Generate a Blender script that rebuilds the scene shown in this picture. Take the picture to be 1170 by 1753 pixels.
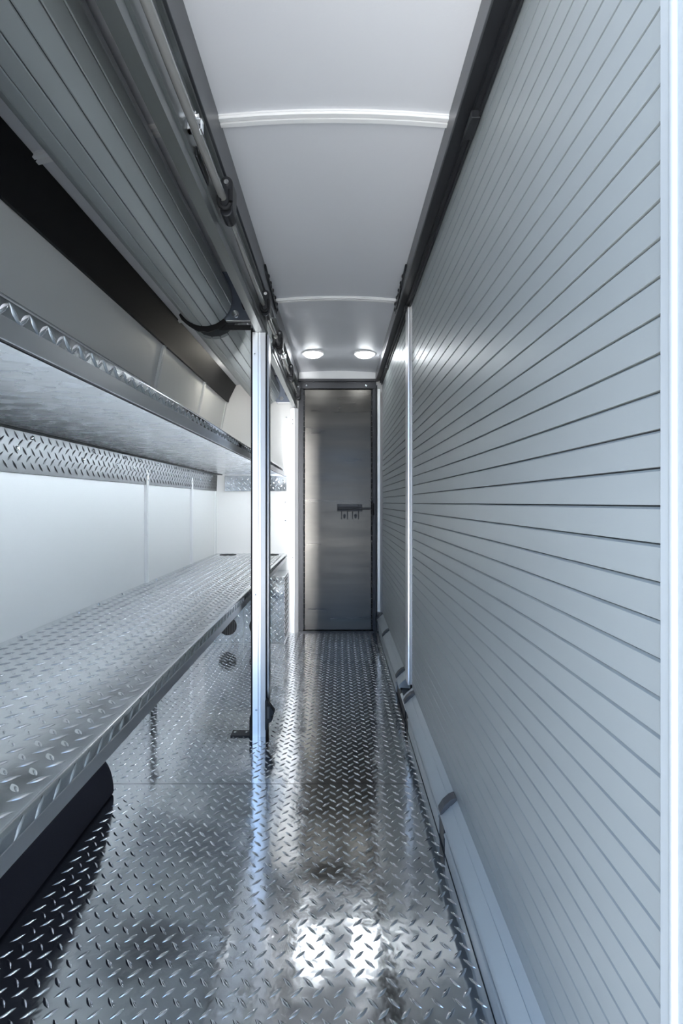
import bpy, bmesh, math, random
from mathutils import Vector, Matrix
random.seed(4)
S = bpy.context.scene
for o in list(bpy.data.objects): bpy.data.objects.remove(o)
COL = S.collection
PI = math.pi

# ------------------------------------------------------------------ camera
cam = bpy.data.cameras.new('camera'); co = bpy.data.objects.new('camera', cam); COL.objects.link(co)
co.location = (0, 0, 1.0); co.rotation_euler = (PI/2, 0, 0)
cam.sensor_fit = 'VERTICAL'; cam.sensor_height = 36; cam.lens = 880/1753*36
cam.shift_x = 5/1753; cam.shift_y = -16.5/1753
cam.clip_start = 0.02; cam.clip_end = 200
S.camera = co
# ------------------------------------------------------------------ world: pale overcast sky seen through the open rear
w = bpy.data.worlds.new('sky'); S.world = w; w.use_nodes = True
bg = w.node_tree.nodes['Background']
bg.inputs[0].default_value = (0.40, 0.62, 1.0, 1); bg.inputs[1].default_value = 2.8
sl = bpy.data.lights.new('sun', 'SUN'); sl.energy = 48; sl.angle = .01; sl.color = (1, .97, .92)
so = bpy.data.objects.new('sun', sl); COL.objects.link(so); so.location = (-4, 3, 9)
so.rotation_euler = Vector((4, -1.6, -6)).to_track_quat('-Z', 'Y').to_euler()   # from the front left of the truck, so it never shines in at the rear
S.view_settings.view_transform = 'Standard'; S.view_settings.look = 'None'
S.view_settings.gamma = 1; S.view_settings.use_curve_mapping = False
S.view_settings.exposure = 0.15
S.cycles.use_denoising = True
S.cycles.max_bounces = 14; S.cycles.diffuse_bounces = 8; S.cycles.glossy_bounces = 8
LAMP_AISLE = 34.0      # radiance of the two ceiling lamps
FILL_SHELF = 125.0       # radiance of the unseen fill strip added behind the upper shelf lip
FILL_POST = 620.0       # radiance of the fill strip added out of view behind the tall post
FILL_BAY = 85.0        # radiance of the unseen fill lamp added above the shelves

# ------------------------------------------------------------------ materials
def mat(name, col, metal=0.0, rough=0.5, bump=0.0, bscale=60.0, stretch=(1, 1, 1), var=0.0, rvar=0.0, spec=0.5, coat=0.0, aniso=0.0, detail=3):
    m = bpy.data.materials.new(name); m.use_nodes = True
    nt = m.node_tree; b = nt.nodes['Principled BSDF']
    b.inputs['Base Color'].default_value = (*col, 1); b.inputs['Metallic'].default_value = metal
    b.inputs['Roughness'].default_value = rough; b.inputs['Specular IOR Level'].default_value = spec
    b.inputs['Coat Weight'].default_value = coat; b.inputs['Anisotropic'].default_value = aniso
    if bump or var or rvar:
        tc = nt.nodes.new('ShaderNodeTexCoord'); mp = nt.nodes.new('ShaderNodeMapping'); nz = nt.nodes.new('ShaderNodeTexNoise')
        mp.inputs['Scale'].default_value = stretch; nz.inputs['Scale'].default_value = bscale; nz.inputs['Detail'].default_value = detail
        nt.links.new(tc.outputs['Object'], mp.inputs[0]); nt.links.new(mp.outputs[0], nz.inputs['Vector'])
        if bump:
            bp = nt.nodes.new('ShaderNodeBump'); bp.inputs['Strength'].default_value = bump; bp.inputs['Distance'].default_value = 0.01
            nt.links.new(nz.outputs['Fac'], bp.inputs['Height']); nt.links.new(bp.outputs[0], b.inputs['Normal'])
        if var:
            mr = nt.nodes.new('ShaderNodeMapRange'); mr.inputs['From Min'].default_value = .3; mr.inputs['From Max'].default_value = .7
            mr.inputs['To Min'].default_value = 1-var; mr.inputs['To Max'].default_value = 1+var
            hs = nt.nodes.new('ShaderNodeHueSaturation'); hs.inputs['Color'].default_value = (*col, 1)
            nt.links.new(nz.outputs['Fac'], mr.inputs[0]); nt.links.new(mr.outputs[0], hs.inputs['Value']); nt.links.new(hs.outputs[0], b.inputs['Base Color'])
        if rvar:
            mr = nt.nodes.new('ShaderNodeMapRange'); mr.inputs['From Min'].default_value = .3; mr.inputs['From Max'].default_value = .7
            mr.inputs['To Min'].default_value = max(.02, rough-rvar); mr.inputs['To Max'].default_value = rough+rvar
            nt.links.new(nz.outputs['Fac'], mr.inputs[0]); nt.links.new(mr.outputs[0], b.inputs['Roughness'])
    return m
def emit(name, col, strength):
    m = bpy.data.materials.new(name); m.use_nodes = True; b = m.node_tree.nodes['Principled BSDF']
    b.inputs['Base Color'].default_value = (.9, .9, .9, 1)
    b.inputs['Emission Color'].default_value = (*col, 1); b.inputs['Emission Strength'].default_value = strength
    return m
M = dict(
 tread=mat('tread_aluminium', (.72, .74, .76), 1, .115, bump=.10, bscale=14, rvar=.05),
 lug=mat('tread_lug_aluminium', (.80, .82, .85), 1, .14),
 bench=mat('bench_aluminium', (.72, .74, .75), 1, .22, bump=.06, bscale=14, rvar=.05),
 polish=mat('polished_post_face', (.92, .92, .92), .8, .30),
 alu=mat('satin_aluminium', (.72, .73, .75), 1, .30, bump=.02, bscale=40, stretch=(20, 1, 20)),
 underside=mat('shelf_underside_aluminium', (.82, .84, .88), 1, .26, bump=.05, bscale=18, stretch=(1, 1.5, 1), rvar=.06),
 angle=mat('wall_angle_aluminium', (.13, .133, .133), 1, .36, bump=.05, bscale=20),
 post=mat('white_aluminium_post', (.90, .90, .90), .25, .36),
 white=mat('white_frp_panel', (.80, .80, .78), 0, .42, bump=.03, bscale=180),
 ceil=mat('ceiling_panel', (.66, .67, .70), 0, .45, bump=.03, bscale=200),
 trimw=mat('white_plastic_trim', (.82, .82, .82), 0, .35),
 slat=mat('silver_shutter_slat', (.365, .398, .405), .35, .36, bump=.015, bscale=250, stretch=(1, .2, 1)),
 rail=mat('silver_bottom_rail', (.50, .54, .56), .35, .36),
 joint=mat('dark_joint', (.05, .055, .06), 0, .7),
 dark=mat('dark_grey_anodised', (.12, .125, .135), .7, .34, bump=.03, bscale=30, stretch=(20, .6, 20)),
 header=mat('grey_header_metal', (.22, .235, .235), .75, .36, bump=.02, bscale=30, stretch=(20, .5, 20)),
 black=mat('black_anodised', (.018, .019, .022), .2, .42),
 rubber=mat('black_rubber', (.012, .012, .013), 0, .6, spec=.3),
 carpet=mat('black_carpet', (.012, .012, .02), 0, .95, bump=.6, bscale=700, spec=.2),
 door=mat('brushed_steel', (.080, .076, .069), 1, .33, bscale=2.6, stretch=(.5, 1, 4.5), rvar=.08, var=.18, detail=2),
 doorframe=mat('dark_door_frame', (.030, .031, .035), .4, .42),
 chrome=mat('chrome_fastener', (.85, .86, .88), 1, .15),
 plate=mat('zinc_bracket', (.16, .185, .23), .8, .35),
 plastic=mat('grey_plastic', (.07, .073, .08), 0, .45),
 tube=mat('clear_tubing', (.26, .26, .25), .15, .22, coat=.6),
 clear=mat('clear_clip', (.80, .82, .84), .1, .2),
 ground=mat('outside_concrete', (.42, .42, .41), 0, .9, var=.1, bscale=3),
 hole=mat('dark_void', (.012, .012, .013), 0, .9),
 lamp=emit('lamp_lens_aisle', (.93, .97, 1.0), LAMP_AISLE),
 fillshelf=emit('shelf_fill_light', (.78, .89, 1.0), FILL_SHELF),
 fillbench=emit('bench_fill_light', (.78, .89, 1.0), FILL_SHELF*.75),
 fillpost=emit('post_fill_light', (.97, .98, 1.0), FILL_POST),
 fillbay=emit('bay_fill_light', (1.0, .95, .83), FILL_BAY),
)

# ------------------------------------------------------------------ mesh building
class MB:
    def __init__(s): s.v = []; s.f = []
    def add(s, vs, fs):
        k = len(s.v); s.v += [tuple(p) for p in vs]; s.f += [tuple(k+i for i in f) for f in fs]; return s
    def box(s, x0, x1, y0, y1, z0, z1):
        return s.add([(x, y, z) for x in (x0, x1) for y in (y0, y1) for z in (z0, z1)],
                     [(0,1,3,2), (4,6,7,5), (0,4,5,1), (2,3,7,6), (0,2,6,4), (1,5,7,3)])
    def prism(s, prof, a0, a1, axis='y'):       # closed profile, swept along an axis
        n = len(prof)
        pt = {'y': lambda p, a: (p[0], a, p[1]), 'x': lambda p, a: (a, p[0], p[1]), 'z': lambda p, a: (p[0], p[1], a)}[axis]
        vs = [pt(p, a0) for p in prof] + [pt(p, a1) for p in prof]
        fs = [(i, (i+1) % n, n+(i+1) % n, n+i) for i in range(n)] + [tuple(range(n))[::-1], tuple(range(n, 2*n))]
        return s.add(vs, fs)
    def cyl(s, c, r, a0, a1, axis='y', n=20, r1=None):
        r1 = r if r1 is None else r1
        def P(a, rr, k):
            u, v = rr*math.cos(2*PI*k/n), rr*math.sin(2*PI*k/n)
            return {'y': (c[0]+u, a, c[1]+v), 'x': (a, c[0]+u, c[1]+v), 'z': (c[0]+u, c[1]+v, a)}[axis]
        vs = [P(a0, r, k) for k in range(n)] + [P(a1, r1, k) for k in range(n)]
        fs = [(k, (k+1) % n, n+(k+1) % n, n+k) for k in range(n)] + [tuple(range(n))[::-1], tuple(range(n, 2*n))]
        return s.add(vs, fs)
    def tube(s, path, rad, n=10):               # path of points, radius per point or one
        P = [Vector(p) for p in path]; R = rad if isinstance(rad, list) else [rad]*len(P)
        vs = []
        for i, p in enumerate(P):
            t = (P[min(i+1, len(P)-1)]-P[max(i-1, 0)]).normalized()
            a = t.cross(Vector((0, 0, 1)));  a = a if a.length > .05 else t.cross(Vector((1, 0, 0)))
            a.normalize(); b = t.cross(a)
            vs += [p + R[i]*(math.cos(2*PI*k/n)*a + math.sin(2*PI*k/n)*b) for k in range(n)]
        fs = [(i*n+k, i*n+(k+1) % n, (i+1)*n+(k+1) % n, (i+1)*n+k) for i in range(len(P)-1) for k in range(n)]
        fs += [tuple(range(n))[::-1], tuple(range((len(P)-1)*n, len(P)*n))]
        return s.add(vs, fs)
    def strip(s, prof, y0, y1, th, flip=False):       # an open sheet profile (x,z), thickened outwards by th, swept along y
        n = len(prof); out = []
        for i, p in enumerate(prof):
            a = Vector(prof[max(i-1, 0)]); b = Vector(prof[min(i+1, n-1)]); d = (b-a).normalized()
            nn = Vector((-d.y, d.x)) * (-1 if flip else 1); out.append((p[0]+nn.x*th, p[1]+nn.y*th))
        return s.prism(list(prof)+out[::-1], y0, y1)
    def mesh(s, name, m, smooth=None, bevel=0, seg=2):
        me = bpy.data.meshes.new(name); me.from_pydata(s.v, [], s.f)
        bm = bmesh.new(); bm.from_mesh(me); bmesh.ops.recalc_face_normals(bm, faces=bm.faces)
        if bevel:
            ed = [e for e in bm.edges if len(e.link_faces) == 2 and e.calc_face_angle(0) > .5]
            bmesh.ops.bevel(bm, geom=ed, offset=bevel, segments=seg, affect='EDGES', clamp_overlap=True, profile=.5)
        if smooth is not None:
            for f in bm.faces: f.smooth = True
            for e in bm.edges:
                if len(e.link_faces) == 2 and e.calc_face_angle(0) > math.radians(smooth): e.smooth = False
        bm.to_mesh(me); bm.free(); me.materials.append(M[m] if isinstance(m, str) else m)
        return me
    def build(s, name, m, parent=None, smooth=None, bevel=0, seg=2):
        return link(name, s.mesh(name, m, smooth, bevel, seg), parent)
WPOS = {}
def link(name, me, parent=None, loc=(0, 0, 0), rot=(0, 0, 0)):
    o = bpy.data.objects.new(name, me); COL.objects.link(o); o.location = loc; o.rotation_euler = rot
    WPOS[o] = Vector(loc)
    if parent is not None:
        o.parent = parent; o.matrix_parent_inverse = Matrix.Translation(-WPOS[parent])
    return o
def thing(name, loc, label, cat, group=None, kind=None):
    o = bpy.data.objects.new(name, None); COL.objects.link(o); o.location = loc; o.empty_display_size = .05; WPOS[o] = Vector(loc)
    return tag(o, label, cat, group, kind)
def tag(o, label=None, cat=None, group=None, kind=None):
    if label: o['label'] = label
    if cat: o['category'] = cat
    if group: o['group'] = group
    if kind: o['kind'] = kind
    return o
# shared fastener meshes
def head(r, h, axis, n=12):
    b = MB(); b.cyl((0, 0), r, 0, h*.55, axis, n); b.cyl((0, 0), r*.97, h*.55, h, axis, n, r*.55); return b
BOLT_Y = head(.0065, -.004, 'y').mesh('screw', 'chrome', 40)
BOLT_YS = head(.0045, -.003, 'y').mesh('screw', 'chrome', 40)
BOLT_X = head(.0065, .005, 'x').mesh('screw', 'chrome', 40)
BOLT_XD = head(.009, .006, 'x').mesh('bolt', 'black', 40)
BOLT_XDN = head(.009, -.006, 'x').mesh('bolt', 'black', 40)
BOLT_Z = head(.007, .006, 'z').mesh('screw', 'chrome', 40)

# diamond tread: raised lens-shaped lugs, alternately at +45 and -45 degrees
PITCH = .0435
def lug():
    L, W, H = .0158, .0046, .0027; nt, vs, fs = 7, [], []
    prof = [(-1, 0), (-.55, .72), (0, 1), (.55, .72), (1, 0)]
    for i in range(nt):
        t = -1 + 2*i/(nt-1); wd = max(.12, (1-abs(t)**2.0)); hh = max(0, 1-abs(t)**2.6)
        for a, h in prof: vs.append((t*L, a*W*wd, h*H*hh))
    for i in range(nt-1):
        for k in range(4): fs.append((i*5+k, (i+1)*5+k, (i+1)*5+k+1, i*5+k+1))
    return vs, fs
LUGV, LUGF = lug()
def tread(parent, org, U, V, lu, lv, m='lug', skip=None, off=(0, 0), mg=.013, flip=0, name='tread_lugs'):
    org, U, V = Vector(org), Vector(U), Vector(V); N = U.cross(V)
    vs, fs = [], []; nu, nv = int(lu/PITCH*2)+2, int(lv/PITCH*2)+2
    c = .7071
    rots = [[(x*c-y*c, x*c+y*c, z) for x, y, z in LUGV], [(x*c+y*c, -x*c+y*c, z) for x, y, z in LUGV]]
    for j in range(nv):
        for i in range(nu):
            if (i+j) % 2: continue
            u, v = i*PITCH/2+off[0], j*PITCH/2+off[1]
            if u < .013 or u > lu-.013 or v < mg or v > lv-mg: continue
            if skip and skip(u, v): continue
            k = len(vs); jx = random.uniform(.93, 1.07)
            for x, y, z in rots[(j+flip) % 2]: vs.append(org + U*(u+x*jx) + V*(v+y*jx) + N*z)
            fs += [tuple(k+q for q in f) for f in LUGF]
    me = bpy.data.meshes.new(name); me.from_pydata([tuple(p) for p in vs], [], fs)
    for p in me.polygons: p.use_smooth = True
    me.materials.append(M[m]); o = link(name, me, parent); o['kind'] = 'stuff'
    return o

# ================================================================== THE SETTING
YR, YD = .44, 4.0          # rear opening and far door planes
gr = MB().box(-30, 30, -40, YR-.02, -.75, -.70).build('ground', 'ground'); tag(gr, 'grey concrete ground outside the open rear of the truck', 'ground', kind='structure')
fl = MB().box(-.99, .99, YR, YD+.1, -.06, -.004).build('floor', 'joint'); tag(fl, 'truck floor covered in sheets of aluminium tread plate', 'floor', kind='structure')
for y0, y1 in ((YR, 1.8245), (1.8275, 3.219), (3.221, YD-.005)):
    p = MB().box(-.955, .300, y0, y1, -.004, 0).build('floor_plate', 'tread', fl)
    def sk(u, v, y0=y0):
        x, y = -.955+u, y0+v
        return y < .62 or (x < -.755 and y < 1.78) or (x < -.375 and y > 3.62) or (abs(x+.34) < .045 and abs(y-2.22) < .06)
    tread(p, (-.955, y0, 0), (1, 0, 0), (0, 1, 0), 1.255, y1-y0, skip=sk)
# roof sheet: shallow arch from cove to cove
def roofz(x):
    x = abs(x+.0125); return 2.014 - .014*(x/.30)**2 if x < .30 else 2.0 - .10*((x-.30)/.49)**1.3
RX = [-.80, -.70, -.60, -.50, -.42, -.36, -.31, -.2, -.1, -.0125, .08, .18, .285, .36, .5, .65, .80]
ce = MB().strip([(x, roofz(x)) for x in RX], YR, YD+.1, .03).build('ceiling', 'ceil', smooth=30)
tag(ce, 'smooth pale grey arched roof panels over the aisle', 'ceiling', kind='structure')
for y in (1.345, 2.545):
    b = MB()
    for dy, hw, th in ((-.004, .018, .004), (-.012, .006, .010), (.006, .007, .011)):
        pr = [(x, roofz(x)-.0005) for x in RX]; b.strip(pr, y+dy-hw, y+dy+hw, th, flip=True)
    b.build('ceiling_rib', 'trimw', ce, smooth=25)
b = MB()
xs = [-.305, -.2, -.1, -.014]; b.prism([(-.305, 1.945)]+[(x, roofz(x)-.001) for x in xs]+[(-.014, 1.945)], 3.955, 3.975)
b.build('coving', 'trimw', ce)
b = MB(); xs = [-.012, .08, .18, .285]; b.prism([(-.012, 1.945)]+[(x, roofz(x)-.001) for x in xs]+[(.285, 1.945)], 3.955, 3.975); b.build('coving', 'trimw', ce)
# left outer wall of the shelf bay
WL = [(-.95, -.004), (-.95, 1.347), (-.8625, 1.776), (-.80, 1.905)]
wl = MB().strip(WL, YR, YD+.1, .03).build('wall_left', 'white'); tag(wl, 'white panelled outer wall of the shelf bay leaning inward above the shelf', 'wall', kind='structure')
for y in (2.53, 3.30):
    b = MB()
    for dy, hw, th in ((0, .018, .004), (-.009, .006, .011), (.009, .006, .011)):
        b.strip([(q[0]+.0005, q[1]) for q in WL[:3]], y+dy-hw, y+dy+hw, th, flip=True)
    b.build('wall_trim', 'trimw', wl, smooth=25)
b = MB().strip([(q[0]+.0005, q[1]) for q in WL[:3]], 3.93, 3.968, .006, flip=True); b.build('corner_trim', 'trimw', wl)
wr = MB().box(.95, .98, YR, YD+.1, -.06, 2.03).box(.75, .98, YR, YD+.1, 1.88, 2.03).build('wall_right', 'white'); tag(wr, 'outer wall of the right bay hidden behind the closed shutters', 'wall', kind='structure')
# far wall of the shelf bay and of the truck
wb = MB().box(-.98, -.33, 3.97, 4.06, -.06, 2.05).box(.285, .98, 4.0, 4.06, -.06, 2.05).box(-.33, .285, 4.03, 4.06, -.06, 2.1).build('wall_back', 'white')
tag(wb, 'white end wall of the shelf bay beside the steel door', 'wall', kind='structure')
for px, pz in ((-.405, 1.655), (-.41, 1.0), (-.41, .86), (-.62, 1.62)): link('screw', BOLT_Y, wb, (px, 3.97, pz))
# rear end: an open doorway to the aisle
wf = MB().box(.37, .98, YR-.02, YR, -.06, 2.05).box(-.98, -.345, YR-.02, YR, -.06, 2.05).box(-.345, .37, YR-.02, YR, 1.97, 2.06).build('wall_rear', 'white'); tag(wf, 'rear end frame around the open doorway behind the camera', 'wall', kind='structure')
rd = MB().box(.385, .425, -.36, YR-.025, -.05, 1.97).build('sky_blocker', 'door', bevel=.003); tag(rd, 'added steel leaf at the right of the rear doorway, blocking the sky', 'door', kind='structure')  # unseen leaf added to keep sky light from the right off the left bay
MB().cyl((.382, YR-.03), .008, 0, 1.9, 'z', 10).build('hinge', 'black', rd, smooth=40)
# side beams under the roof edge
bl = MB().box(-.34, -.31, YR, 3.97, 1.903, roofz(-.31)+.004).build('trim_1', 'dark', bevel=.002); tag(bl, 'dark grey beam along the left edge of the ceiling', 'beam', kind='structure')
br = MB().box(.285, .31, YR, 3.99, 1.935, roofz(.285)+.004).build('trim_2', 'dark', bevel=.002); tag(br, 'dark grey beam along the right edge of the ceiling', 'beam', kind='structure')

# far door in its dark frame
dr = MB().box(-.308, -.272, 3.955, 4.03, 0, 1.875).box(.264, .288, 3.955, 4.03, 0, 1.90).box(-.308, .288, 3.950, 4.03, 1.875, 1.944).build('door_1', 'doorframe', bevel=.002)
tag(dr, 'narrow brushed steel door at the far end of the aisle in a dark frame', 'door', kind='structure')
MB().box(-.308, .288, 3.945, 4.03, .0, .012).build('threshold', 'black', dr)
MB().box(-.308, .288, 3.935, 3.957, 1.925, 1.947).build('drip_strip', 'black', dr, bevel=.002)
MB().box(-.308, .288, 3.945, 3.951, 1.875, 1.918).build('header_plate', 'doorframe', dr, bevel=.001)
pn = MB().box(-.262, .252, 3.972, 3.99, .014, 1.873).build('door_panel', 'door', dr, bevel=.002)
for sx in (-.265, .256):
    b = MB(); n = 46
    for k in range(n):
        z0 = .02 + k*1.85/n
        if k % 2 == 0: b.cyl((sx, 3.966), .0055, z0, z0+1.85/n*.86, 'z', 8)
        else: b.cyl((sx, 3.966), .0045, z0, z0+1.85/n*.9, 'z', 8)
    b.box(sx-.012 if sx < 0 else sx+.004, sx-.004 if sx < 0 else sx+.012, 3.962, 3.975, .02, 1.87)
    b.build('hinge', 'black', dr, smooth=40)
for px in (-.247, .21): link('screw', BOLT_Y, dr, (px, 3.945, 1.897))
# slide bolt on the door
sb = MB().box(-.010, .182, 3.962, 3.972, .931, .984).build('latch_body', 'doorframe', dr, bevel=.002)
MB().box(-.006, .15, 3.950, 3.963, .968, .983).build('latch_cover', 'plastic', sb, bevel=.002)
MB().tube([(-.008, 3.950, .951), (.25, 3.950, .951)], .008).build('latch_rod', 'doorframe', sb, smooth=40)
MB().tube([(.263, 3.945, .902), (.263, 3.945, .994)], .011).build('latch_grip', 'rubber', sb, smooth=40)
for x0 in (.02, .105):
    b = MB().box(x0, x0+.006, 3.955, 3.973, .87, .93).box(x0+.046, x0+.052, 3.955, 3.973, .87, .93)
    b.build('latch_bracket', 'black', dr, bevel=.001)
    b = MB().cyl((x0+.026, .898), .012, 3.966, 3.973, 'y', 14); b.cyl((x0+.026, .884), .009, 3.967, 3.973, 'y', 14); b.build('keyhole', 'black', dr, smooth=40)
MB().box(.112, .150, 3.969, 3.9725, .822, .93).build('latch_tab', 'door', dr)

# ================================================================== RIGHT: CLOSED ROLL-UP SHUTTERS
SX, SP = .335, .040
SLAT = [(SX+.009, .0012), (SX+.0003, .0012), (SX, .0015), (SX, .0366), (SX+.0028, .0392), (SX+.009, .0396)]
def shutter(y0, y1, stops, label):
    t = thing('roller_shutter', (SX, (y0+y1)/2, .08), label, 'shutter', 'closed roller shutters')
    me = MB().prism(SLAT, y0, y1).mesh('slat', 'slat', 35)
    for k in range(44): link('slat', me, t, (0, 0, .156+SP*k))
    MB().box(SX+.0075, SX+.012, y0, y1, .15, 1.93).build('backing', 'joint', t)
    rl = [(SX+.012, .157), (SX, .157), (SX-.016, .1415), (SX-.0172, .1425), (SX-.041, .1185), (SX-.0435, .114), (SX-.0435, .100), (SX-.036, .100), (SX-.036, .104), (SX+.012, .100)]
    MB().prism(rl, y0+.0005, y1+.004).build('bottom_rail', 'rail', t, smooth=30)
    st = MB().prism([(.288, .114), (.288, .124), (.300, .143), (.318, .159), (.333, .165), (.336, .155), (.319, .140), (.300, .122)], -.017, .017).mesh('rubber_stop', 'plastic', bevel=.0015)
    for y in stops: link('rubber_stop', st, t, (0, y, 0))
    return t
s1 = shutter(.5285, 2.335, (.75, 1.47, 2.27), 'large silver slatted roller shutter, closed, nearest on the right wall')
s2 = shutter(2.485, 3.922, (2.60, 3.40, 3.90), 'silver slatted roller shutter, closed, beyond the bright post and beside the steel door')
MB().tube([(.300, 2.25, .088), (.300, 2.44, .088)], .007).build('latch_rod', 'post', s1, smooth=40)
MB().box(.303, .36, 2.345, 2.475, .012, .10).build('trim_3', 'black'); tag(bpy.data.objects['trim_3'], 'black block at the floor below the bright right post', 'block', kind='structure')
# sill below the shutters
sl = MB().box(.308, .40, YR, 3.95, -.004, .070).build('trim_4', 'black'); tag(sl, 'black sill under the shutter rails at the right floor edge', 'sill', kind='structure')
for y0, y1 in ((.5, 1.462), (1.55, 2.24), (2.70, 3.90)):
    MB().box(.3025, .3085, y0, y1, .002, .054).cyl((.3045, .054), .0055, y0, y1, 'y', 10).build('sill_strip', 'rail', sl, smooth=40)
b = MB().prism([(.302, .01), (.302, .066), (.309, .076), (.309, .01)], 1.475, 1.538).build('sill_block', 'plastic', sl)
# posts
def rpost(y, label):
    t = thing('guide_post', (.33, y, 0), label, 'post', 'vertical guide posts of the shutters')
    return t
t = rpost(2.41, 'bright aluminium post between the two closed shutters on the right')
MB().prism([(.3195, 2.3665), (.3262, 2.3650), (.3262, 2.455), (.3195, 2.455)], .158, 1.90, 'z').build('guide_lip', 'polish', t)
MB().box(.3262, .3305, 2.385, 2.455, .158, 1.90).build('guide_slot', 'joint', t)
MB().box(.3305, .3525, 2.372, 2.455, .158, 1.915).build('guide_face', 'post', t, bevel=.0015)
t = rpost(3.95, 'thin pale post at the far end of the right wall beside the door frame')
MB().box(.298, .320, 3.935, 3.965, .16, 1.87).build('guide_face', 'post', t, bevel=.002)
MB().box(.291, .297, 3.945, 3.975, 0, 1.90).build('guide_gasket', 'black', t)
t = rpost(.49, 'pale bluish post cut by the right edge of the photo at the near shutter')
MB().box(.330, .37, .512, .5275, 0, 1.93).build('guide_face', 'rail', t, bevel=.001)
MB().cyl((.3325, .5075), .0055, 0, 1.93, 'z', 12).build('guide_bead', 'rail', t, smooth=50)
MB().box(.331, .37, .443, .503, 0, 1.93).build('guide_channel', 'rail', t, bevel=.002)
# black header above the shutters
h = thing('shutter_header', (.31, 2.2, 1.93), 'black stepped header rail above the closed shutters under the dark beam', 'rail')
MB().prism([(.289, 1.934), (.289, 1.937), (.3335, 1.95), (.3335, 1.903), (.328, 1.903), (.328, 1.916), (.318, 1.916), (.318, 1.934)], .5, 3.945).build('header_rail', 'black', h)
MB().box(.310, .332, 1.20, 1.275, 1.898, 1.917).build('stop_block', 'black', h, bevel=.002)
MB().box(.310, .332, 2.40, 2.43, 1.898, 1.92).build('stop_block', 'black', h, bevel=.002)
MB().box(.316, .33, 3.42, 3.445, 1.9, 1.917).build('stop_block', 'plastic', h, bevel=.002)

# ================================================================== LEFT: OPENING WITH ROLLED-UP SHUTTERS
CX, CZ, CR = -.553, 1.84, .113
def coil(y0, y1, label):
    t = thing('rolled_shutter', (CX, (y0+y1)/2, CZ), label, 'shutter', 'rolled-up shutters over the shelf bay')
    n = 18; h = CR*math.tan(PI/n)
    pr = [(CR-.010, -h+.004), (CR-.0015, -h+.0012), (CR+.0005, -h+.0030), (CR+.0022, 0), (CR+.0005, h-.0030), (CR-.0015, h-.0012), (CR-.010, h-.004)]
    me = MB().prism(pr, y0, y1).mesh('slat', 'slat', 35)
    for k in range(n): link('slat', me, t, (CX, 0, CZ), (0, 2*PI*k/n+.10, 0))
    MB().cyl((CX, CZ), CR-.006, y0+.002, y1-.002, 'y', 24).build('coil_core', 'joint', t)
    # end bracket with a turned-out flange
    e = y1+.012
    bk = MB().prism([(-.60, 1.90), (-.46, 1.743), (-.360, 1.743), (-.360, 1.955), (-.60, 1.955)], e, e+.004).build('end_bracket', 'plate', t)
    MB().box(-.462, -.358, e-.022, e+.004, 1.742, 1.747).build('bracket_flange', 'alu', bk, bevel=.001)
    b = MB(); b.cyl((-.428, 1.779), .015, e-.003, e, 'y', 18); b.cyl((-.428, 1.779), .011, e-.009, e-.003, 'y', 6); b.build('bracket_bolt', 'chrome', bk, smooth=40)
    MB().prism([(-.388+.022*math.cos(a)*.7, 1.84+.045*math.sin(a)) for a in [2*PI*k/16 for k in range(16)]], e-.002, e).build('bracket_slot', 'black', bk)
    return t
c1 = coil(.46, 2.115, 'grey rolled-up shutter hanging nearest over the shelves on the left')
c2 = coil(2.285, 3.84, 'grey rolled-up shutter beyond the tall aluminium post over the far shelves')
# torn black brush seal under the end of the near coil
pr = []
for k in range(15):
    a = math.radians(-152 + k*9.4); pr.append((CX+(.128+random.uniform(-.003, .004))*math.cos(a), CZ+(.128+random.uniform(-.003, .004))*math.sin(a)))
pr += [(CX+.08, CZ-.03), (CX-.08, CZ-.03)]
MB().prism(pr, 2.140, 2.150).build('brush_seal', 'rubber', c1)
MB().box(-.50, -.368, 2.150, 2.156, 1.722, 1.742).build('seal_strip', 'rubber', c1)
# header channels carrying the coils
HP = [(-.318, 1.906), (-.3165, 1.898), (-.3165, 1.892), (-.325, 1.890), (-.325, 1.778), (-.3215, 1.774), (-.3215, 1.768), (-.327, 1.764), (-.327, 1.748), (-.323, 1.744), (-.323, 1.725),
      (-.352, 1.725), (-.352, 1.78), (-.356, 1.80), (-.356, 1.906)]
HF = [(-.305, 1.902), (-.305, 1.897), (-.325, 1.897), (-.325, 1.80), (-.3215, 1.795), (-.3215, 1.785), (-.325, 1.78), (-.325, 1.762), (-.3205, 1.757), (-.3205, 1.747), (-.325, 1.742), (-.323, 1.725),
      (-.352, 1.725), (-.352, 1.78), (-.356, 1.80), (-.356, 1.902)]
hn = thing('header_channel', (-.34, 1.4, 1.72), 'long grey header channel on the left, nearest, carrying the thicker cord', 'rail', 'header channels of the left opening')
MB().prism(HP, YR, 2.34).build('channel', 'header', hn, smooth=30)
MB().box(-.3245, -.3200, 1.16, 1.27, 1.780, 1.806).build('slide_block', 'black', hn, bevel=.003)
hf = thing('header_channel', (-.34, 3.2, 1.72), 'shorter grey header channel beyond the tall post with a bright end lip', 'rail', 'header channels of the left opening')
MB().prism(HF, 2.505, 3.92).build('channel', 'header', hf, smooth=30)
MB().box(-.3245, -.3200, 2.93, 2.99, 1.80, 1.82).build('slide_block', 'black', hf, bevel=.003)

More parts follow.
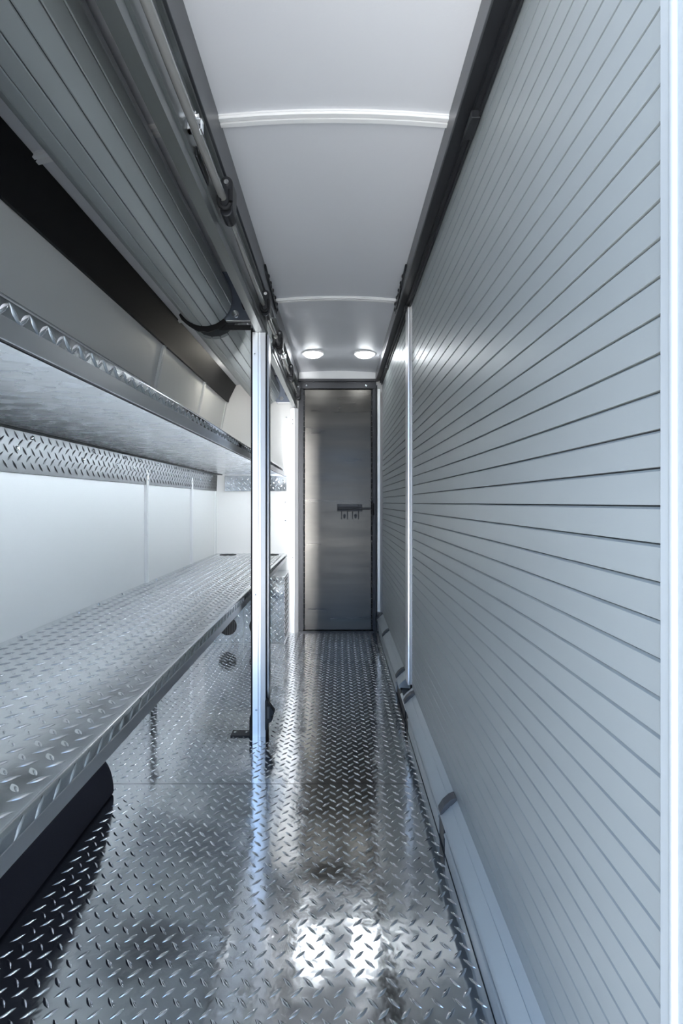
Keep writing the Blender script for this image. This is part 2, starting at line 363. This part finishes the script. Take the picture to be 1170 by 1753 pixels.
# clear cord and its holders
RXX, RZ = -.3085, 1.812
def cord(ys, rs, label):
    pts, rad = [], []
    for (ya, yb), (ra, rb) in zip(zip(ys, ys[1:]), rs):
        for k in range(9):
            u = k/8; pts.append((RXX, ya+(yb-ya)*u, RZ-.010*math.sin(PI*u)*min(1, (yb-ya)))); rad.append(ra+(rb-ra)*u)
    return tag(MB().tube(pts, rad, 12).build('clear_cord', 'tube', smooth=40), label, 'cord', 'clear cords along the left headers')
cord((.45, 1.40, 2.13, 2.47), ((.009, .011), (.0052, .011), (.010, .010)), 'thick clear cord running along the nearest left header channel')
cord((2.52, 2.76, 3.30, 3.90), ((.010, .010), (.007, .009), (.008, .008)), 'clear cord running along the far left header channel towards the door')
def clip(y, label, k=1.0):
    t = thing('cord_clip', (-.325, y, RZ), label, 'clip', 'black cord clips on the left headers')
    pr = [(-.2985+.0172*math.cos(math.radians(a)), RZ+.036+.019*math.sin(math.radians(a))) for a in range(0, 181, 20)]
    pr += [(-.2985+.0172*math.cos(math.radians(a)), RZ-.033+.020*math.sin(math.radians(a))) for a in range(180, 361, 20)]
    MB().prism(pr, y-.035, y+.02).build('clip_plate', 'black', t, bevel=.003)
    # U-shaped loop that carries the cord
    lp = [(-.3155, y-.044, RZ+.012)] + [(-.3005+.0150*math.cos(math.radians(a)), y-.040-.004, RZ-.018+.018*math.sin(math.radians(a))) for a in range(180, 361, 20)] + [(-.2855, y-.044, RZ+.012)]
    MB().tube(lp, .0062, 10).build('clip_loop', 'rubber', t, smooth=50)
    b = MB(); b.cyl((-.298, RZ+.038), .0065, y-.0385, y-.034, 'y', 12); b.build('screw', 'chrome', t, smooth=40)
    return t
clip(1.40, 'black cord clip nearest the camera on the left header channel')
clip(2.13, 'black cord clip at the end of the near header channel above the tall post')
clip(2.62, 'black cord clip just beyond the bright end lip of the far header channel')
clip(3.25, 'black cord clip halfway along the far left header channel')
clip(3.82, 'black cord clip at the far end of the header channel beside the door frame')
def clamp(y, label):
    t = thing('cord_clamp', (RXX, y, RZ), label, 'clamp', 'clear cord clamps')
    b = MB()
    ring0 = [(RXX+.0135*math.cos(a), y, RZ+.0135*math.sin(a)) for a in [2*PI*k/12 for k in range(13)]]
    b.box(-.3245, -.294, y-.007, y+.007, RZ-.013, RZ-.010).box(-.3245, -.294, y-.007, y+.007, RZ+.010, RZ+.013).box(-.2965, -.2935, y-.007, y+.007, RZ-.013, RZ+.013).box(-.3245, -.318, y-.007, y+.007, RZ-.013, RZ+.026); b.build('clamp_body', 'clear', t, smooth=50)
    b = MB(); b.cyl((y+.003, RZ+.024), .010, -.322, -.309, 'x', 14); b.cyl((y+.003, RZ+.024), .006, -.309, -.303, 'x', 6); b.build('clamp_screw', 'chrome', t, smooth=40)
clamp(1.11, 'small clear clamp with a bright screw on the nearest cord')
clamp(2.86, 'small clear clamp with a bright screw on the far cord')

# splice plates on the side beams, with black bolts
def splice(sx, x, label):
    t = thing('splice_plate', (x, 2.38, 1.9), label, 'bracket', 'bolted splice plates on the side beams')
    x1 = x-sx*.004
    lo, hi = (min(x, x1), max(x, x1))
    MB().prism([(2.15, 1.990), (2.57, 1.990), (2.57, 1.942), (2.50, 1.942), (2.19, 1.976)], lo, hi, 'x').build('plate', 'dark', t, bevel=.001)
    x2 = x-sx*.007; lo, hi = (min(x, x2), max(x, x2))
    MB().prism([(2.14, 1.992), (2.15, 1.984), (2.50, 1.938), (2.50, 1.947), (2.16, 1.992)], lo, hi, 'x').build('flange', 'black', t)
    me = BOLT_XD if sx < 0 else BOLT_XDN
    for y, z in ((2.24, 1.985), (2.31, 1.985), (2.315, 1.972), (2.385, 1.983), (2.40, 1.965), (2.47, 1.984), (2.475, 1.958), (2.54, 1.98), (2.545, 1.953)): link('bolt', me, t, (x1, y, z))
splice(-1, -.31, 'black bolted splice plate on the left ceiling beam above the tall post')
splice(1, .285, 'black bolted splice plate on the right ceiling beam above the bright post')

# posts of the left opening
t = thing('guide_post', (-.34, 2.23, 0), 'tall bright aluminium post in front of the shelves on the left', 'post', 'vertical guide posts of the shutters')
MB().box(-.3735, -.366, 2.188, 2.29, 0, 1.742).build('post_gasket', 'rubber', t)
MB().prism([(-.366, 2.185), (-.3445, 2.1885), (-.3445, 2.28), (-.366, 2.28)], 0, 1.724, 'z').build('post_face', 'polish', t)
MB().box(-.3445, -.3405, 2.194, 2.28, 0, 1.724).build('post_groove', 'alu', t)
MB().prism([(-.3405, 2.187), (-.3325, 2.1885), (-.3325, 2.28), (-.3405, 2.28)], 0, 1.724, 'z').build('post_bead', 'polish', t)
MB().prism([(-.3325, 2.192), (-.3125, 2.1932), (-.3125, 2.28), (-.3325, 2.28)], 0, 1.724, 'z').build('post_channel', 'post', t)
MB().box(-.3125, -.3095, 2.20, 2.28, 0, 1.724).build('post_slot', 'rubber', t)
MB().box(-.3095, -.302, 2.225, 2.28, .06, 1.724).build('post_lip', 'alu', t, bevel=.001)
MB().box(-.366, -.345, 2.2815, 2.2875, .06, 1.70).box(-.3665, -.3655, 2.2815, 2.308, .06, 1.70).box(-.3455, -.3445, 2.2815, 2.420, .06, 1.70).build('fill_housing', 'black', t)  # side shields keep the added light off the left wall and the door
MB().box(-.363, -.353, 2.2876, 2.2885, .07, 1.69).build('fill_strip', 'fillpost', t)  # unseen glowing strip added to brighten the bay end wall
for px, pz in ((-.356, 1.63), (-.353, .608), (-.350, .117)): link('screw', BOLT_YS, t, (px, 2.186, pz))
t = thing('guide_post', (-.34, 3.94, 0), 'white post at the far end of the shelf bay beside the steel door', 'post', 'vertical guide posts of the shutters')
MB().box(-.372, -.362, 3.935, 3.965, 0, 1.722).build('post_edge', 'post', t, bevel=.001)
MB().box(-.362, -.336, 3.925, 3.965, 0, 1.722).build('post_face', 'post', t, bevel=.001)
MB().prism([(-.336, 3.927), (-.310, 3.965), (-.336, 3.965)], 0, 1.722, 'z').build('post_side', 'post', t)
for pz in (1.60, 1.63, .95, .58): link('screw', BOLT_YS, t, (-.349, 3.925, pz))
# latch hook on the post and strike on the floor
lt = thing('post_latch', (-.30, 2.21, .05), 'black plastic latch hook low on the tall aluminium post', 'latch')
MB().prism([(-.310, .165), (-.300, .166), (-.296, .150), (-.271, .115), (-.273, .106), (-.286, .098), (-.278, .086), (-.284, .074), (-.297, .068), (-.300, .04), (-.310, .04)], 2.165, 2.20).build('hook', 'black', lt, bevel=.002)
MB().box(-.302, -.29, 2.16, 2.168, .09, .14).build('thumb_tab', 'plastic', lt, bevel=.002)
fs = thing('floor_strike', (-.42, 2.22, 0), 'small black strike plate on the floor at the foot of the tall post', 'plate')
MB().box(-.462, -.376, 2.19, 2.245, .0, .006).build('strike_plate', 'black', fs, bevel=.001)
MB().box(-.380, -.374, 2.19, 2.25, .0, .085).build('strike_upright', 'black', fs)
for px in (-.445, -.395): link('screw', BOLT_Z, fs, (px, 2.218, .006)).data.materials[0]

# ================================================================== SHELVES
def rounded(x, z, r, n=5): return [(x-r+r*math.cos(a), z-r+r*math.sin(a)) for a in [PI/2*k/n for k in range(n, -1, -1)]]
# lower bench
YB0, YB1 = .47, 3.968
be = thing('bench_shelf', (-.68, 2.2, .55), 'wide lower shelf of aluminium tread plate along the left wall', 'shelf')
tp = MB().prism([(-.948, .606)]+rounded(-.400, .606, .008)+[(-.400, .580), (-.404, .580), (-.404, .598), (-.948, .598)], YB0, YB1).build('shelf_top', 'bench', be, smooth=40)
hx = [(-.83, 3.86), (-.51, 3.86)]
tread(tp, (-.948, YB0, .606), (1, 0, 0), (0, 1, 0), .538, YB1-YB0, 'bench', skip=lambda u, v: YB0+v < .55 or any((-.948+u-a)**2+(YB0+v-c)**2 < .075**2 for a, c in hx))
tread(tp, (-.400, YB0, .578), (0, 1, 0), (0, 0, 1), YB1-YB0, .030, 'bench', off=(.0, .0145))
MB().prism([(-.399, .582), (-.399, .5565), (-.4025, .5565), (-.402, .582)], YB0, YB1).build('edge_angle', 'alu', be, bevel=.0006)
MB().box(-.4130, -.4050, YB0+.1, 3.62, .5580, .5660).box(-.4155, -.4130, YB0+.1, 3.62, .5570, .5582).build('fill_housing', 'black', be)  # hides the added bench strip from the aisle
MB().box(-.4140, -.4131, YB0+.1, 3.62, .5586, .5655).build('fill_strip', 'fillbench', be)  # unseen glowing strip added to brighten the wall and floor under the bench
for hy, hc in hx: MB().cyl((hy, hc), .062, .603, .6085, 'z', 28).build('cable_hole', 'hole', be)
for y in (1.5, 1.84, 1.99, 2.2, 2.62, 3.1): link('screw', BOLT_Z, be, (-.93, y, .606))
for y in (1.85, 2.42, 3.2): MB().prism([(-.94, .597), (-.42, .597), (-.42, .575), (-.90, .44), (-.94, .44)], y, y+.004).build('shelf_bracket', 'alu', be)
# upper shelf
us = thing('upper_shelf', (-.68, 2.2, 1.2), 'narrow-lipped upper aluminium shelf above the bench on the left wall', 'shelf')
MB().box(-.948, -.424, YB0, YB1, 1.214, 1.219).build('shelf_underside', 'underside', us)
lp = MB().prism([(-.948, 1.266)]+rounded(-.420, 1.266, .010)+[(-.420, 1.232), (-.424, 1.232), (-.424, 1.260), (-.948, 1.260)], YB0, YB1).build('shelf_lip', 'tread', us, smooth=40)
tread(lp, (-.420, YB0, 1.232), (0, 1, 0), (0, 0, 1), YB1-YB0, .023, off=(0, .0115), mg=.005)
tread(lp, (-.420, YB0, 1.232), (0, 1, 0), (0, 0, 1), YB1-YB0, .023, off=(PITCH/2, .0115), mg=.005, flip=1)
MB().prism([(-.4195, 1.234), (-.4195, 1.205), (-.4235, 1.205), (-.4235, 1.234)], YB0, YB1).build('edge_angle', 'alu', us, bevel=.0008)
wa = MB().prism([(-.948, 1.087), (-.942, 1.087), (-.936, 1.210), (-.90, 1.212), (-.90, 1.2145), (-.948, 1.2145)], YB0, YB1).build('wall_angle', 'angle', us)
tread(wa, (-.9415, YB0, 1.088), (0, 1, 0), Vector((.0475, 0, 1)).normalized(), YB1-YB0, .122, 'angle', off=(0, .0))
MB().box(-.905, -.896, YB0, YB1, 1.2095, 1.2145).build('gasket', 'rubber', us)
MB().box(-.4310, -.4245, YB0+.1, YB1-.005, 1.2060, 1.2135).box(-.4330, -.4310, YB0+.1, YB1-.005, 1.2050, 1.2062).build('fill_housing', 'black', us)  # hides the added shelf strip from the aisle
MB().box(-.4320, -.4311, YB0+.1, YB1-.005, 1.2066, 1.2132).build('fill_strip', 'fillshelf', us)  # unseen glowing strip added to brighten the wall between the shelves
for y in (1.20, 1.57, 1.96, 2.25, 2.42, 2.66, 2.95, 3.20, 3.28, 3.55, 3.80):
    link('screw', BOLT_X, us, (-.936, y, 1.196)); link('screw', BOLT_X, us, (-.938, y-.07, 1.158))
ea = MB().box(-.87, -.40, 3.93, 3.968, 1.085, 1.204).build('end_angle', 'tread', us, bevel=.001)
tread(ea, (-.87, 3.93, 1.085), (1, 0, 0), (0, 0, 1), .47, .119)
for px in (-.80, -.42): link('screw', BOLT_YS, us, (px, 3.93, 1.17))
# step box with round vents under the far end of the bench
bx = thing('vent_box', (-.67, 3.8, 0), 'tread plate box with two round vents under the far end of the bench', 'box')
FY = 3.636; vh = [(-.785, .125), (-.568, .125)]
for x0, x1 in ((-.948, -.674), (-.672, -.384)):
    p = MB().box(x0, x1, FY, FY+.004, .001, .475).build('front_plate', 'tread', bx)
    tread(p, (x0, FY, .001), (1, 0, 0), (0, 0, 1), x1-x0, .474, skip=lambda u, v, x0=x0: any((x0+u-a)**2+(v-c)**2 < .082**2 for a, c in vh))
p = MB().box(-.388, -.384, FY+.004, 3.968, .001, .475).build('side_plate', 'tread', bx)
tread(p, (-.384, FY, .001), (0, 1, 0), (0, 0, 1), 3.968-FY, .474)
MB().box(-.948, -.384, FY, 3.968, .475, .479).build('top_plate', 'tread', bx)
for a, c in vh:
    v = MB().cyl((a, c), .064, FY-.004, FY+.001, 'y', 32).build('vent', 'hole', bx, smooth=40)
    for k in range(-4, 5):
        x = a+k*.0125; hh = math.sqrt(.060**2-(k*.0125)**2)
        MB().box(x-.0015, x+.0015, FY-.007, FY-.003, c-hh, c+hh).build('vent_bar', 'plastic', v)
# black wheel arch
wa = []
for k in range(0, 33):
    a = PI*k/32; ca, sa = math.cos(a), math.sin(a)
    wa.append((1.20+.57*ca, .32*sa))
wh = MB().prism(wa, -.948, -.770, 'x').build('wheel_arch', 'carpet', smooth=35, bevel=.012, seg=3)
tag(wh, 'black carpeted wheel arch on the floor under the near end of the bench', 'wheel arch')
lg = thing('support_strap', (-.945, 2.62, 0), 'black upright support strap on the wall under the bench', 'bracket')
MB().box(-.948, -.938, 2.585, 2.655, 0, .44).build('strap', 'black', lg, bevel=.002)
for pz in (.06, .38): link('screw', BOLT_X, lg, (-.938, 2.62, pz))
# black roof-edge pad along the top of the left wall
pd = MB().prism([(-.8615, 1.772), (-.846, 1.768), (-.842, 1.79), (-.793, 1.890), (-.788, 1.899), (-.796, 1.902), (-.802, 1.897)], YR, 3.955)
pd = pd.build('trim_5', 'rubber', smooth=25); tag(pd, 'thick black rubber pad along the top of the left wall', 'pad', kind='structure')

# ================================================================== LAMPS
def lamp(x, y, label, m, r=.060, group='round ceiling lamps over the aisle'):
    z = roofz(x)
    t = thing('ceiling_lamp', (x, y, z), label, 'lamp', group)
    MB().cyl((x, y), r+.012, z-.010, z+.004, 'z', 32).build('lamp_rim', 'trimw', t, smooth=40)
    b = MB(); n, rings = 28, 6; vs = []; fs = []
    for i in range(rings):
        a = PI/2*i/(rings-1); rr = r*math.cos(a)+1e-4; zz = z-.010-.024*math.sin(a)
        vs += [(x+rr*math.cos(2*PI*k/n), y+rr*math.sin(2*PI*k/n), zz) for k in range(n)]
    fs = [(i*n+k, i*n+(k+1) % n, (i+1)*n+(k+1) % n, (i+1)*n+k) for i in range(rings-1) for k in range(n)]
    b.add(vs, fs); b.build('lamp_lens', m, t, smooth=60)
lamp(-.174, 3.47, 'lit round ceiling lamp on the side of the shelves', 'lamp')
lamp(.177, 3.47, 'lit round ceiling lamp on the side of the closed shutters', 'lamp')
lamp(-.66, 3.35, 'added fill lamp above the shelves, out of view behind the far rolled shutter', 'fillbay', .035, 'added fill lamps over the shelf bay')  # warm fill added for the upper bay walls, hidden by the coil
